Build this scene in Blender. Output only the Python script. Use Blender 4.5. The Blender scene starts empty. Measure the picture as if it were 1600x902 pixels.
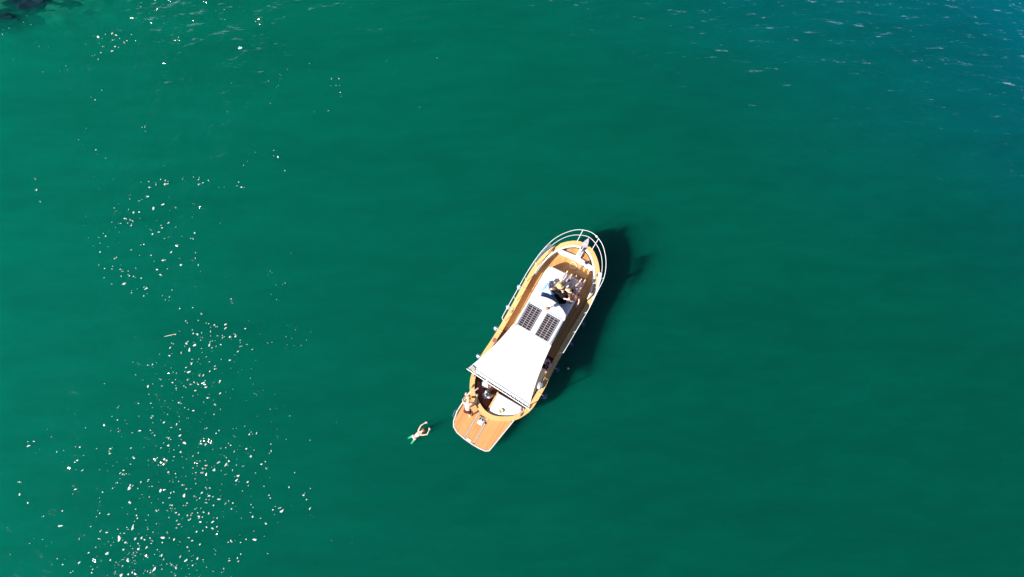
import bpy, math, random
import numpy as np
from mathutils import Vector, Matrix, noise as mnoise

R = math.radians
random.seed(7)
scene = bpy.context.scene
COL = scene.collection

# ------------------------------------------------------------------ camera, sky, sun, exposure
cam_d = bpy.data.cameras.new('camera')
cam = bpy.data.objects.new('camera', cam_d)
COL.objects.link(cam)
cam.location = (0, 0, 36.5)
cam.rotation_euler = (R(8), 0, 0)                 # a drone looking almost straight down
cam_d.sensor_width = 36.0
cam_d.lens = 36.0 * 1066 / 1600
cam_d.clip_start = 0.5
cam_d.clip_end = 6000
scene.camera = cam

SUN_EL, SUN_AZ = 34.5, (-0.906, -0.423)           # azimuth: horizontal direction towards the sun
world = bpy.data.worlds.new('World')
scene.world = world
world.use_nodes = True
wn = world.node_tree
sky = wn.nodes.new('ShaderNodeTexSky')
sky.sky_type = 'NISHITA'
sky.sun_disc = False
sky.air_density = 0.35
sky.dust_density = 0.0
sky.ozone_density = 1.0
sky.sun_elevation = R(SUN_EL)
sky.sun_rotation = math.atan2(SUN_AZ[0], SUN_AZ[1])
wn.links.new(sky.outputs[0], wn.nodes['Background'].inputs['Color'])
wn.nodes['Background'].inputs['Strength'].default_value = 0.10

sun_d = bpy.data.lights.new('sun', 'SUN')
sun_d.energy = 5.0
sun_d.angle = R(0.53)
sun_d.color = (1.0, 0.955, 0.89)
sun = bpy.data.objects.new('sun', sun_d)
COL.objects.link(sun)
_c = math.cos(R(SUN_EL))
sun.rotation_euler = Vector((SUN_AZ[0] * _c, SUN_AZ[1] * _c, math.sin(R(SUN_EL)))).to_track_quat('Z', 'Y').to_euler()

scene.view_settings.view_transform = 'Standard'
scene.view_settings.look = 'None'
scene.view_settings.gamma = 1
scene.view_settings.use_curve_mapping = False
scene.view_settings.exposure = 1.05
scene.render.engine = 'CYCLES'
cy = scene.cycles
cy.use_denoising = True
cy.max_bounces = 8
cy.volume_bounces = 3
cy.transparent_max_bounces = 12
cy.sample_clamp_indirect = 4.0
cy.caustics_reflective = False
cy.caustics_refractive = False


# ------------------------------------------------------------------ materials
MATS = {}


def nt_new(name):
    m = bpy.data.materials.new(name)
    m.use_nodes = True
    MATS[name] = m
    return m, m.node_tree.nodes, m.node_tree.links


def plain(name, col, rough=0.5, metal=0.0, var=0.06, scale=6.0, bump=0.0, bscale=60.0, spec=0.5):
    """Principled material with soft tonal mottling and optional fine relief."""
    m, N, L = nt_new(name)
    b = N['Principled BSDF']
    b.inputs['Roughness'].default_value = rough
    b.inputs['Metallic'].default_value = metal
    b.inputs['Specular IOR Level'].default_value = spec
    tc = N.new('ShaderNodeTexCoord')
    nz = N.new('ShaderNodeTexNoise')
    nz.inputs['Scale'].default_value = scale
    nz.inputs['Detail'].default_value = 4
    L.new(tc.outputs['Object'], nz.inputs['Vector'])
    rmp = N.new('ShaderNodeValToRGB')
    rmp.color_ramp.elements[0].position = 0.3
    rmp.color_ramp.elements[1].position = 0.7
    rmp.color_ramp.elements[0].color = tuple(c * (1 - var) for c in col) + (1,)
    rmp.color_ramp.elements[1].color = tuple(min(1, c * (1 + var)) for c in col) + (1,)
    L.new(nz.outputs['Fac'], rmp.inputs['Fac'])
    L.new(rmp.outputs['Color'], b.inputs['Base Color'])
    if bump:
        n2 = N.new('ShaderNodeTexNoise')
        n2.inputs['Scale'].default_value = bscale
        L.new(tc.outputs['Object'], n2.inputs['Vector'])
        bp = N.new('ShaderNodeBump')
        bp.inputs['Strength'].default_value = bump
        bp.inputs['Distance'].default_value = 0.01
        L.new(n2.outputs['Fac'], bp.inputs['Height'])
        L.new(bp.outputs['Normal'], b.inputs['Normal'])
    return m


def wood(name, dark, light, rough=0.45, grain=14.0, along=0.8):
    """Wood: grain stretched along the boat (object x), each board its own shade."""
    m, N, L = nt_new(name)
    b = N['Principled BSDF']
    b.inputs['Roughness'].default_value = rough
    tc = N.new('ShaderNodeTexCoord')
    mp = N.new('ShaderNodeMapping')
    mp.inputs['Scale'].default_value = (along, grain, grain)
    L.new(tc.outputs['Object'], mp.inputs['Vector'])
    nz = N.new('ShaderNodeTexNoise')
    nz.inputs['Scale'].default_value = 3.0
    nz.inputs['Detail'].default_value = 6
    L.new(mp.outputs[0], nz.inputs['Vector'])
    oi = N.new('ShaderNodeObjectInfo')
    blot = N.new('ShaderNodeTexNoise')
    blot.inputs['Scale'].default_value = 1.3
    blot.inputs['Detail'].default_value = 3
    L.new(tc.outputs['Object'], blot.inputs['Vector'])
    a1 = N.new('ShaderNodeMath'); a1.operation = 'MULTIPLY_ADD'
    a1.inputs[1].default_value = 0.45
    L.new(oi.outputs['Random'], a1.inputs[0])
    L.new(nz.outputs['Fac'], a1.inputs[2])
    a2 = N.new('ShaderNodeMath'); a2.operation = 'MULTIPLY_ADD'
    a2.inputs[1].default_value = 0.5
    L.new(blot.outputs['Fac'], a2.inputs[0])
    L.new(a1.outputs[0], a2.inputs[2])
    rmp = N.new('ShaderNodeValToRGB')
    rmp.color_ramp.elements[0].position = 0.55
    rmp.color_ramp.elements[1].position = 1.0
    rmp.color_ramp.elements[0].color = tuple(dark) + (1,)
    rmp.color_ramp.elements[1].color = tuple(light) + (1,)
    L.new(a2.outputs[0], rmp.inputs['Fac'])
    L.new(rmp.outputs['Color'], b.inputs['Base Color'])
    bp = N.new('ShaderNodeBump')
    bp.inputs['Strength'].default_value = 0.25
    bp.inputs['Distance'].default_value = 0.003
    L.new(nz.outputs['Fac'], bp.inputs['Height'])
    L.new(bp.outputs['Normal'], b.inputs['Normal'])
    return m


wood('teak', (0.40, 0.17, 0.048), (0.58, 0.28, 0.092), 0.6)
wood('teak_margin', (0.36, 0.16, 0.055), (0.50, 0.25, 0.09), 0.6)
wood('varnished_cap', (0.56, 0.28, 0.085), (0.73, 0.43, 0.165), 0.4, 9.0)
wood('mahogany', (0.16, 0.045, 0.02), (0.27, 0.085, 0.035), 0.4)
plain('gelcoat', (0.80, 0.80, 0.79), 0.35, var=0.03, scale=2.0)
plain('canvas', (0.82, 0.82, 0.81), 0.9, var=0.03, scale=1.5, bump=0.3, bscale=90)
plain('cushion', (0.80, 0.80, 0.82), 0.85, var=0.03, scale=3, bump=0.3, bscale=40)
plain('caulk', (0.05, 0.04, 0.035), 0.8)
plain('grey_strip', (0.42, 0.36, 0.32), 0.7)
plain('steel', (0.72, 0.73, 0.74), 0.22, metal=1.0, var=0.04)
plain('white_tube', (0.80, 0.80, 0.80), 0.3)
plain('bench_shade', (0.06, 0.055, 0.05), 0.7)  # starboard bench colour, darkened to stand for shade
plain('glass_dark', (0.02, 0.025, 0.03), 0.08)
plain('cell', (0.035, 0.022, 0.028), 0.25, var=0.35, scale=5)
plain('cell_backing', (0.62, 0.60, 0.60), 0.5)
plain('fender_shaded', (0.012, 0.02, 0.075), 0.4)  # blue fender with the hull's shade put into its colour
plain('fender_lit', (0.30, 0.37, 0.50), 0.4, var=0.12)  # the same blue fender with sunlight put into its colour
plain('fender_tip', (0.55, 0.60, 0.68), 0.4)
plain('rope', (0.66, 0.60, 0.50), 0.9, bump=0.5, bscale=120)
plain('chain', (0.50, 0.46, 0.50), 0.5, metal=0.1, var=0.15, scale=8)
plain('orange', (0.62, 0.20, 0.05), 0.5)
plain('black', (0.012, 0.012, 0.013), 0.75)
plain('phone_black', (0.015, 0.015, 0.018), 0.2)
plain('silver_bag', (0.42, 0.44, 0.44), 0.3, metal=0.4, var=0.5, scale=14)
plain('yellow', (0.70, 0.55, 0.24), 0.6)
plain('red_line', (0.30, 0.10, 0.09), 0.6)
plain('slate', (0.32, 0.33, 0.36), 0.6)
plain('driftwood', (0.62, 0.55, 0.42), 0.8)
m_, N_, L_ = nt_new('thin_canvas')
N_['Principled BSDF'].inputs['Base Color'].default_value = (0.82, 0.82, 0.82, 1)
N_['Principled BSDF'].inputs['Roughness'].default_value = 0.9
t_ = N_.new('ShaderNodeBsdfTranslucent')
t_.inputs['Color'].default_value = (0.8, 0.8, 0.78, 1)
x_ = N_.new('ShaderNodeMixShader')
x_.inputs[0].default_value = 0.65
L_.new(N_['Principled BSDF'].outputs[0], x_.inputs[1])
L_.new(t_.outputs[0], x_.inputs[2])
L_.new(x_.outputs[0], N_['Material Output'].inputs['Surface'])
m_, N_, L_ = nt_new('fleck_white')
N_['Principled BSDF'].inputs['Base Color'].default_value = (0.80, 0.79, 0.77, 1)
N_['Principled BSDF'].inputs['Roughness'].default_value = 0.7
c_ = N_.new('ShaderNodeTexCoord')
n_ = N_.new('ShaderNodeTexNoise')
n_.inputs['Scale'].default_value = 5.0
n_.inputs['Detail'].default_value = 3
L_.new(c_.outputs['Object'], n_.inputs['Vector'])
r_ = N_.new('ShaderNodeMapRange')
r_.inputs['From Min'].default_value = 0.36
r_.inputs['From Max'].default_value = 0.56
r_.inputs['To Min'].default_value = 0.5
L_.new(n_.outputs['Fac'], r_.inputs['Value'])
L_.new(r_.outputs[0], N_['Principled BSDF'].inputs['Alpha'])
plain('platform_rim', (0.62, 0.57, 0.53), 0.5)
plain('foam_white', (0.8, 0.8, 0.78), 0.7)
plain('eye', (0.03, 0.02, 0.015), 0.2)
plain('skin_light', (0.74, 0.50, 0.38), 0.5, var=0.08, scale=9)
plain('skin_tan', (0.60, 0.35, 0.23), 0.5, var=0.08, scale=9)
plain('skin_pink', (0.74, 0.46, 0.38), 0.5, var=0.08, scale=9)
for nm, c in {'blond': (0.52, 0.33, 0.13), 'brown': (0.13, 0.06, 0.03), 'dark': (0.02, 0.014, 0.012), 'auburn': (0.20, 0.06, 0.03)}.items():
    plain('hair_' + nm, c, 0.55, var=0.35, scale=40, bump=0.8, bscale=70)
for nm, c in {'black': (0.008, 0.008, 0.010), 'sky_blue': (0.34, 0.46, 0.72), 'white': (0.78, 0.78, 0.80), 'grey': (0.55, 0.56, 0.62), 'magenta': (0.45, 0.02, 0.22),
              'denim': (0.10, 0.20, 0.33), 'maroon': (0.10, 0.025, 0.02), 'pink': (0.66, 0.36, 0.40), 'coral': (0.55, 0.13, 0.12), 'navy': (0.015, 0.02, 0.05)}.items():
    plain('cloth_' + nm, c, 0.9, var=0.1, scale=12, bump=0.5, bscale=25, spec=0.15)
plain('straw', (0.62, 0.44, 0.20), 0.8, var=0.2, scale=40)


def water_material():
    m, N, L = nt_new('sea_water')
    N.remove(N['Principled BSDF'])
    out = N['Material Output']
    tc = N.new('ShaderNodeTexCoord')

    def noise(scale, detail, rough, stretch, rot):
        mp = N.new('ShaderNodeMapping')
        mp.inputs['Rotation'].default_value = (0, 0, rot)
        mp.inputs['Scale'].default_value = stretch
        L.new(tc.outputs['Object'], mp.inputs['Vector'])
        nz = N.new('ShaderNodeTexNoise')
        nz.inputs['Scale'].default_value = scale
        nz.inputs['Detail'].default_value = detail
        nz.inputs['Roughness'].default_value = rough
        L.new(mp.outputs[0], nz.inputs['Vector'])
        return nz.outputs['Fac']

    def math_(op, a, b, clamp=False):
        n = N.new('ShaderNodeMath')
        n.operation = op
        n.use_clamp = clamp
        for i, v in enumerate((a, b)):
            if isinstance(v, bpy.types.NodeSocket):
                L.new(v, n.inputs[i])
            else:
                n.inputs[i].default_value = v
        return n.outputs[0]

    swell = noise(0.16, 2, 0.5, (1, 1.6, 1), R(-25))        # long low swell
    chop = noise(0.62, 1.5, 0.45, (0.8, 1.35, 1), R(-18))   # wavelets about a metre long
    ripple = noise(1.75, 1.0, 0.4, (0.85, 1.25, 1), R(-28))  # short ripples
    fine = noise(1.3, 3, 0.5, (0.5, 1.45, 1), R(-6))         # cat's-paw texture
    gust = noise(0.055, 3, 0.55, (1.3, 0.75, 1), R(20))     # where the breeze touches the sea
    patch = noise(0.22, 2, 0.5, (1.2, 0.8, 1), R(30))
    # a breeze-ruffled lane down the left, a ruffled patch to the north-east, calm lee elsewhere
    sep = N.new('ShaderNodeSeparateXYZ')
    L.new(tc.outputs['Object'], sep.inputs[0])
    X, Y = sep.outputs[0], sep.outputs[1]
    wob = math_('MULTIPLY', math_('SUBTRACT', gust, 0.5), 16.0)

    def band(value, lo, hi, a, b_):
        n = N.new('ShaderNodeMapRange')
        n.interpolation_type = 'SMOOTHSTEP'
        n.inputs['From Min'].default_value = lo
        n.inputs['From Max'].default_value = hi
        n.inputs['To Min'].default_value = a
        n.inputs['To Max'].default_value = b_
        L.new(value, n.inputs['Value'])
        return n.outputs[0]

    lane = band(math_('ABSOLUTE', math_('ADD', math_('ADD', X, 17.8), math_('MULTIPLY', wob, 0.6)), 0.0), 0.5, 10.0, 1.0, 0.0)
    lane = math_('MULTIPLY', lane, band(Y, -10.0, 14.0, 0.85, 1.15))
    lane = math_('MULTIPLY', lane, band(patch, 0.3, 0.7, 0.75, 1.2))
    ne = band(math_('ADD', math_('ADD', math_('MULTIPLY', X, 0.30), Y), wob), 2.0, 26.0, 0.0, 1.0)
    amount = math_('ADD', 0.38, math_('ADD', math_('MULTIPLY', lane, 0.80), math_('MULTIPLY', ne, 0.45)))
    waves = math_('ADD', math_('MULTIPLY', chop, 0.24), math_('ADD', math_('MULTIPLY', ripple, 0.15), math_('MULTIPLY', math_('MULTIPLY', ne, fine), 0.35)))
    h = math_('ADD', math_('MULTIPLY', swell, 0.25), math_('MULTIPLY', amount, waves))
    bp = N.new('ShaderNodeBump')
    bp.inputs['Strength'].default_value = 1.0
    bp.inputs['Distance'].default_value = 1.0
    L.new(h, bp.inputs['Height'])
    # Schlick reflectance of water, the same from above and below (the surface does not bend rays)
    geo = N.new('ShaderNodeNewGeometry')
    dot = N.new('ShaderNodeVectorMath')
    dot.operation = 'DOT_PRODUCT'
    L.new(bp.outputs[0], dot.inputs[0])
    L.new(geo.outputs['Incoming'], dot.inputs[1])
    cosv = math_('ABSOLUTE', dot.outputs['Value'], 0.0)
    refl = math_('MULTIPLY_ADD', math_('POWER', math_('SUBTRACT', 1.0, cosv, True), 5.0), 0.98)
    refl.node.inputs[2].default_value = 0.02
    gl = N.new('ShaderNodeBsdfGlossy')
    gl.inputs['Roughness'].default_value = 0.05
    gl.inputs['Color'].default_value = (1, 1, 1, 1)
    L.new(bp.outputs[0], gl.inputs['Normal'])
    tr = N.new('ShaderNodeBsdfTransparent')
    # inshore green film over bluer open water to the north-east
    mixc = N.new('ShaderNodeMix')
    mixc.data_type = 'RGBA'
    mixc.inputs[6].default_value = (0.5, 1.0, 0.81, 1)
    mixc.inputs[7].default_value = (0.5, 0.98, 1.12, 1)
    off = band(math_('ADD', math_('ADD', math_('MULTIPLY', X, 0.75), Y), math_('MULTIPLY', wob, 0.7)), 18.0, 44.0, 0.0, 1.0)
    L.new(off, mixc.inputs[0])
    # brightness falloff and ripple light painted into the surface tint
    shade_axis = math_('ADD', math_('MULTIPLY', X, -0.5), math_('MULTIPLY', Y, 0.85))
    ripple_tone = noise(0.5, 4, 0.6, (0.16, 0.9, 1), R(-6))
    water_shade = band(math_('ADD', shade_axis, math_('MULTIPLY', wob, 0.5)), -26.0, 18.0, 0.85, 1.0)  # painted falloff: dimmer towards the lower right
    water_shade = math_('MULTIPLY', water_shade, band(ripple_tone, 0.3, 0.7, 0.93, 1.0))
    water_shade = math_('MULTIPLY', water_shade, band(noise(1.0, 3, 0.55, (0.45, 1.3, 1), R(-12)), 0.3, 0.7, 0.95, 1.01))  # finer light and dark of the wavelets, painted
    water_shade = math_('MAXIMUM', water_shade, math_('MULTIPLY', off, 0.99))
    tint = N.new('ShaderNodeVectorMath')
    tint.operation = 'SCALE'
    L.new(mixc.outputs[2], tint.inputs[0])
    L.new(water_shade, tint.inputs['Scale'])
    L.new(tint.outputs[0], tr.inputs['Color'])
    mx = N.new('ShaderNodeMixShader')
    L.new(refl, mx.inputs[0])
    L.new(tr.outputs[0], mx.inputs[1])
    L.new(gl.outputs[0], mx.inputs[2])
    L.new(mx.outputs[0], out.inputs['Surface'])
    # turbid green water: scattering and absorption per metre
    sc = N.new('ShaderNodeVolumeScatter')
    sc.inputs['Color'].default_value = (0.008, 0.98, 1.0, 1)
    sc.inputs['Density'].default_value = 0.45
    sc.inputs['Anisotropy'].default_value = 0.2
    ab = N.new('ShaderNodeVolumeAbsorption')
    ab.inputs['Color'].default_value = (0.0, 0.84, 0.83, 1)
    ab.inputs['Density'].default_value = 3.2
    ad = N.new('ShaderNodeAddShader')
    L.new(sc.outputs[0], ad.inputs[0])
    L.new(ab.outputs[0], ad.inputs[1])
    L.new(ad.outputs[0], out.inputs['Volume'])
    m.cycles.homogeneous_volume = True if hasattr(m.cycles, 'homogeneous_volume') else None
    return m


def seabed_material():
    m, N, L = nt_new('seabed_sand')
    b = N['Principled BSDF']
    b.inputs['Roughness'].default_value = 0.95
    tc = N.new('ShaderNodeTexCoord')
    nz = N.new('ShaderNodeTexNoise')
    nz.inputs['Scale'].default_value = 1.1
    nz.inputs['Detail'].default_value = 7
    nz.inputs['Roughness'].default_value = 0.7
    L.new(tc.outputs['Object'], nz.inputs['Vector'])
    rmp = N.new('ShaderNodeValToRGB')
    rmp.color_ramp.elements[0].position = 0.35
    rmp.color_ramp.elements[1].position = 0.65
    rmp.color_ramp.elements[0].color = (0.035, 0.035, 0.032, 1)
    rmp.color_ramp.elements[1].color = (0.15, 0.135, 0.12, 1)
    L.new(nz.outputs['Fac'], rmp.inputs['Fac'])
    L.new(rmp.outputs[0], b.inputs['Base Color'])


plain('reef_rock', (0.008, 0.024, 0.036), 0.85, var=0.6, scale=1.2, bump=1.0, bscale=6, spec=0.0)
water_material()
seabed_material()


# ------------------------------------------------------------------ helpers
class MB:
    """Collects shapes and links them as ONE mesh object."""

    def __init__(self):
        self.v, self.f = [], []

    def add(self, v, f):
        o = len(self.v)
        self.v += [tuple(p) for p in v]
        self.f += [tuple(i + o for i in q) for q in f]
        return self

    def box(self, x0, x1, y0, y1, z0, z1):
        return self.prism([(x0, y0), (x1, y0), (x1, y1), (x0, y1)], z0, z1)

    def prism(self, poly, z0, z1, bevel=0.0):
        """Vertical prism; z0/z1 numbers or functions of (x, y); optional rounded top edge."""
        n = len(poly)
        fz = lambda z, p: z(*p) if callable(z) else z
        area = sum(poly[i][0] * poly[(i + 1) % n][1] - poly[(i + 1) % n][0] * poly[i][1] for i in range(n))
        if area < 0:
            poly = list(poly)[::-1]
        rings = [[(p[0], p[1], fz(z0, p)) for p in poly]]
        if bevel > 0:
            for k, (ins, dz) in enumerate(((0, bevel), (bevel * 0.3, bevel * 0.3), (bevel, 0))):
                q = inset(poly, ins) if ins else poly
                rings.append([(a[0], a[1], fz(z1, b) - dz) for a, b in zip(q, poly)])
        else:
            rings.append([(p[0], p[1], fz(z1, p)) for p in poly])
        v = [p for r in rings for p in r]
        f = [tuple(range(n - 1, -1, -1)), tuple(range((len(rings) - 1) * n, len(rings) * n))]
        for k in range(len(rings) - 1):
            for i in range(n):
                j = (i + 1) % n
                f.append((k * n + i, k * n + j, (k + 1) * n + j, (k + 1) * n + i))
        return self.add(v, f)

    def tube(self, pts, r, n=8, closed=False):
        pts = [Vector(p) for p in pts]
        m = len(pts)
        rr = r if isinstance(r, (list, tuple)) else [r] * m
        v, f = [], []
        up = None
        for i, p in enumerate(pts):
            a = pts[i - 1] if (i > 0 or closed) else p
            b = pts[(i + 1) % m] if (i < m - 1 or closed) else p
            t = (b - a).normalized()
            if up is None:
                up = Vector((0, 0, 1)) if abs(t.z) < 0.9 else Vector((1, 0, 0))
            s = t.cross(up).normalized()
            up = s.cross(t).normalized()
            for k in range(n):
                w = 2 * math.pi * k / n
                v.append(p + (s * math.cos(w) + up * math.sin(w)) * rr[i])
        for i in range(m if closed else m - 1):
            for k in range(n):
                a, b = i * n + k, i * n + (k + 1) % n
                c, d = ((i + 1) % m) * n + (k + 1) % n, ((i + 1) % m) * n + k
                f.append((a, b, c, d))
        if not closed:
            f.append(tuple(range(n - 1, -1, -1)))
            f.append(tuple(range((m - 1) * n, m * n)))
        return self.add(v, f)

    def ball(self, c, r, seg=14, rings=9, squash=(1, 1, 1)):
        v, f = [], []
        for i in range(rings + 1):
            th = math.pi * i / rings
            for k in range(seg):
                w = 2 * math.pi * k / seg
                v.append((c[0] + r * squash[0] * math.sin(th) * math.cos(w), c[1] + r * squash[1] * math.sin(th) * math.sin(w), c[2] + r * squash[2] * math.cos(th)))
        for i in range(rings):
            for k in range(seg):
                f.append((i * seg + k, (i + 1) * seg + k, (i + 1) * seg + (k + 1) % seg, i * seg + (k + 1) % seg))
        return self.add(v, f)

    def lathe(self, prof, c=(0, 0, 0), n=16):
        v, f = [], []
        for r, z in prof:
            for k in range(n):
                w = 2 * math.pi * k / n
                v.append((c[0] + r * math.cos(w), c[1] + r * math.sin(w), c[2] + z))
        for i in range(len(prof) - 1):
            for k in range(n):
                f.append((i * n + k, i * n + (k + 1) % n, (i + 1) * n + (k + 1) % n, (i + 1) * n + k))
        f.append(tuple(range(n - 1, -1, -1)))
        f.append(tuple(range((len(prof) - 1) * n, len(prof) * n)))
        return self.add(v, f)

    def build(self, name, mat, parent=None, smooth=False):
        used = sorted({i for q in self.f for i in q})
        if len(used) < len(self.v):
            mp = {i: k for k, i in enumerate(used)}
            self.v = [self.v[i] for i in used]
            self.f = [tuple(mp[i] for i in q) for q in self.f]
        me = bpy.data.meshes.new(name)
        me.from_pydata(self.v, [], self.f)
        me.validate()
        me.update()
        return link(name, me, mat, parent, smooth)


def link(name, me, mat, parent=None, smooth=False):
    if mat is not None:
        me.materials.clear()
        me.materials.append(MATS[mat])
    if smooth:
        for p in me.polygons:
            p.use_smooth = True
        if hasattr(me, 'set_sharp_from_angle'):
            me.set_sharp_from_angle(angle=R(40))
    o = bpy.data.objects.new(name, me)
    COL.objects.link(o)
    if parent is not None:
        o.parent = parent
    return o


def inset(poly, d):
    """Offset a counter-clockwise polygon inwards by d."""
    n = len(poly)
    out = []
    for i in range(n):
        a, b, c = Vector(poly[i - 1][:2]), Vector(poly[i][:2]), Vector(poly[(i + 1) % n][:2])
        t1, t2 = (b - a), (c - b)
        t1 = t1.normalized() if t1.length > 1e-9 else t2.normalized()
        t2 = t2.normalized() if t2.length > 1e-9 else t1
        n1, n2 = Vector((-t1.y, t1.x)), Vector((-t2.y, t2.x))
        m = n1 + n2
        m = m.normalized() if m.length > 1e-6 else n1
        k = d / max(0.35, m.dot(n1))
        out.append((b.x + m.x * k, b.y + m.y * k))
    return out


def empty(name, loc=(0, 0, 0), rz=0.0):
    o = bpy.data.objects.new(name, None)
    o.empty_display_size = 0.3
    COL.objects.link(o)
    o.location = loc
    o.rotation_euler = (0, 0, rz)
    return o


def tag(o, label, cat, group=None):
    o['label'] = label
    o['category'] = cat
    if group:
        o['group'] = group
    return o


def catmull(pts, per=8, closed=True):
    n = len(pts)
    out = []
    for i in range(n if closed else n - 1):
        g = lambda k: np.array(pts[k % n] if closed else pts[min(max(k, 0), n - 1)], float)
        p0, p1, p2, p3 = g(i - 1), g(i), g(i + 1), g(i + 2)
        for s in range(per):
            t = s / per
            out.append(tuple(0.5 * ((2 * p1) + (-p0 + p2) * t + (2 * p0 - 5 * p1 + 4 * p2 - p3) * t * t + (-p0 + 3 * p1 - 3 * p2 + p3) * t ** 3)))
    if not closed:
        out.append(tuple(pts[-1]))
    return out


def crossings(poly, y):
    xs = []
    n = len(poly)
    for i in range(n):
        (x0, y0), (x1, y1) = poly[i][:2], poly[(i + 1) % n][:2]
        if (y0 <= y < y1) or (y1 <= y < y0):
            xs.append(x0 + (x1 - x0) * (y - y0) / (y1 - y0))
    return sorted(xs)


# ------------------------------------------------------------------ the sea and its bed
def seabed_z(x, y):
    slope = -5.2 - 3.2 / (1 + math.exp(-(x + 4) / 9.0))
    s = -(x + 29.4) * 0.2 + (y - 19.3) * 0.98 + 1.1 * mnoise.noise(Vector((x * 0.45, y * 0.45, 5)))
    z = slope + 0.35 * mnoise.noise(Vector((x * 0.25, y * 0.25, 0)))
    ledge = -0.02 - 1.0 * math.log1p(math.exp(min(30.0, -1.6 * (s - 0.5)))) / 1.0
    ledge -= 0.06 * (1 + mnoise.noise(Vector((x * 1.1, y * 1.6, 3))))
    fade = 1 / (1 + math.exp((x + 18.5) / 1.4))
    return max(z, z + (ledge - z) * fade) if ledge > z else z


def build_sea():
    S = 2500.0
    b = MB()
    b.box(-S, S, -S, S, -14, 0)
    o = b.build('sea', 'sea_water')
    o['kind'] = 'structure'
    o['label'] = 'emerald green sea with light ripples and sun glints'
    xs = [-S, -300, -90] + [-48 + i * 0.4 for i in range(241)] + [90, 300, S]
    ys = [-S, -300, -80] + [-24 + i * 0.4 for i in range(166)] + [90, 300, S]
    v = [(x, y, seabed_z(x, y) if abs(x) < 50 and -25 < y < 45 else -7.5) for y in ys for x in xs]
    nx = len(xs)
    f = [(j * nx + i, j * nx + i + 1, (j + 1) * nx + i + 1, (j + 1) * nx + i) for j in range(len(ys) - 1) for i in range(nx - 1)]
    s = MB().add(v, f).build('seabed', 'seabed_sand', smooth=True)
    s['kind'] = 'structure'
    s['label'] = 'sandy seabed under green water'


build_sea()


def rock(name, c, r, seed, label):
    b = MB().ball((0, 0, 0), 1.0, 72, 40)
    q = []
    for p in b.v:
        v = Vector(p)
        k = 1 + 0.42 * mnoise.noise(v * 1.4 + Vector((seed, 0, 0))) + 0.24 * mnoise.noise(v * 3.6 + Vector((seed, 9, 0))) + 0.14 * mnoise.noise(v * 9 + Vector((seed, 3, 0)))
        q.append((v.x * k * r[0], v.y * k * r[1], v.z * k * r[2]))
    b.v = q
    o = b.build(name, 'reef_rock', smooth=True)
    o.location = c
    return tag(o, label, 'rock', 'submerged rocks in the corner')


rock('submerged_rock', (-27.7, 21.85, -0.55), (2.9, 0.95, 0.50), 1, 'largest dark rock under the water in the top left corner')
rock('submerged_rock', (-30.0, 21.0, -0.55), (2.1, 0.8, 0.50), 5, 'dark rock under water at the left edge, beside the largest rock')
rock('submerged_rock', (-24.3, 22.9, -0.60), (1.5, 0.5, 0.5), 11, 'small dark rock under water, right of the largest rock at the top edge')

# ------------------------------------------------------------------ the boat
HEAD = R(60.2)
BX, BY = 0.926, 2.185
boat = empty('wooden_tour_boat', (BX, BY, 0), HEAD)
tag(boat, 'wooden tour boat with white awning, solar panels and teak swim platform', 'boat')


def W(x, y, z):
    """A point of the boat's own frame (x forward, y to port) in the world."""
    c, s = math.cos(HEAD), math.sin(HEAD)
    return (BX + x * c - y * s, BY + x * s + y * c, z)


half = [(5.86, 0.0), (5.82, 0.36), (5.62, 0.74), (5.20, 1.18), (4.62, 1.53), (3.75, 1.755), (2.66, 1.80), (1.4, 1.76), (0.1, 1.755), (-0.9, 1.78), (-1.8, 1.83),
        (-2.85, 1.79), (-3.45, 1.58), (-3.88, 1.26), (-4.2, 0.78), (-4.38, 0.38), (-4.43, 0.0)]
ring = half + [(x, -y) for x, y in half[-2:0:-1]]
OUT = catmull(ring, 6)                           # gunwale outline, counter-clockwise
INN = inset(OUT, 0.23)
COAM = inset(OUT, 0.30)


def sheer(x, y=0):
    t = max(0.0, (x - 0.5) / 5.3)
    s = max(0.0, (-x - 2.0) / 2.4)
    return 1.08 + 0.40 * t ** 1.8 + 0.06 * s ** 2


def deck_z(x, y=0):
    return 0.70 + 0.035 * max(0.0, x)


def hull():
    b = MB()
    n = len(OUT)
    levels = []
    for k, (s, sx, z, blend) in enumerate(((1.0, 1.0, None, -0.004), (1.012, 1.004, None, -0.13), (0.985, 0.99, None, -0.20), (0.95, 0.965, 0.45, 0), (0.90, 0.935, 0.0, 0), (0.78, 0.90, -0.35, 0), (0.35, 0.82, -0.7, 0))):
        levels.append([(0.7 + (x - 0.7) * sx, y * s, (sheer(x) - 0.055 + blend) if z is None else z) for x, y in OUT])
    v = [p for r in levels for p in r]
    f = [tuple(range((len(levels) - 1) * n + n - 1, (len(levels) - 1) * n - 1, -1))]
    for k in range(len(levels) - 1):
        for i in range(n):
            j = (i + 1) % n
            f.append((k * n + i, (k + 1) * n + i, (k + 1) * n + j, k * n + j))
    b.add(v, f)
    b.build('hull', 'gelcoat', boat, True)
    # white rubbing strake a little outside the cap
    b = MB()
    b.tube([(x, y, sheer(x) - 0.10) for x, y in inset(OUT, 0.012)], 0.03, 8, True)
    b.build('rubbing_strake', 'gelcoat', boat, True)


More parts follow.
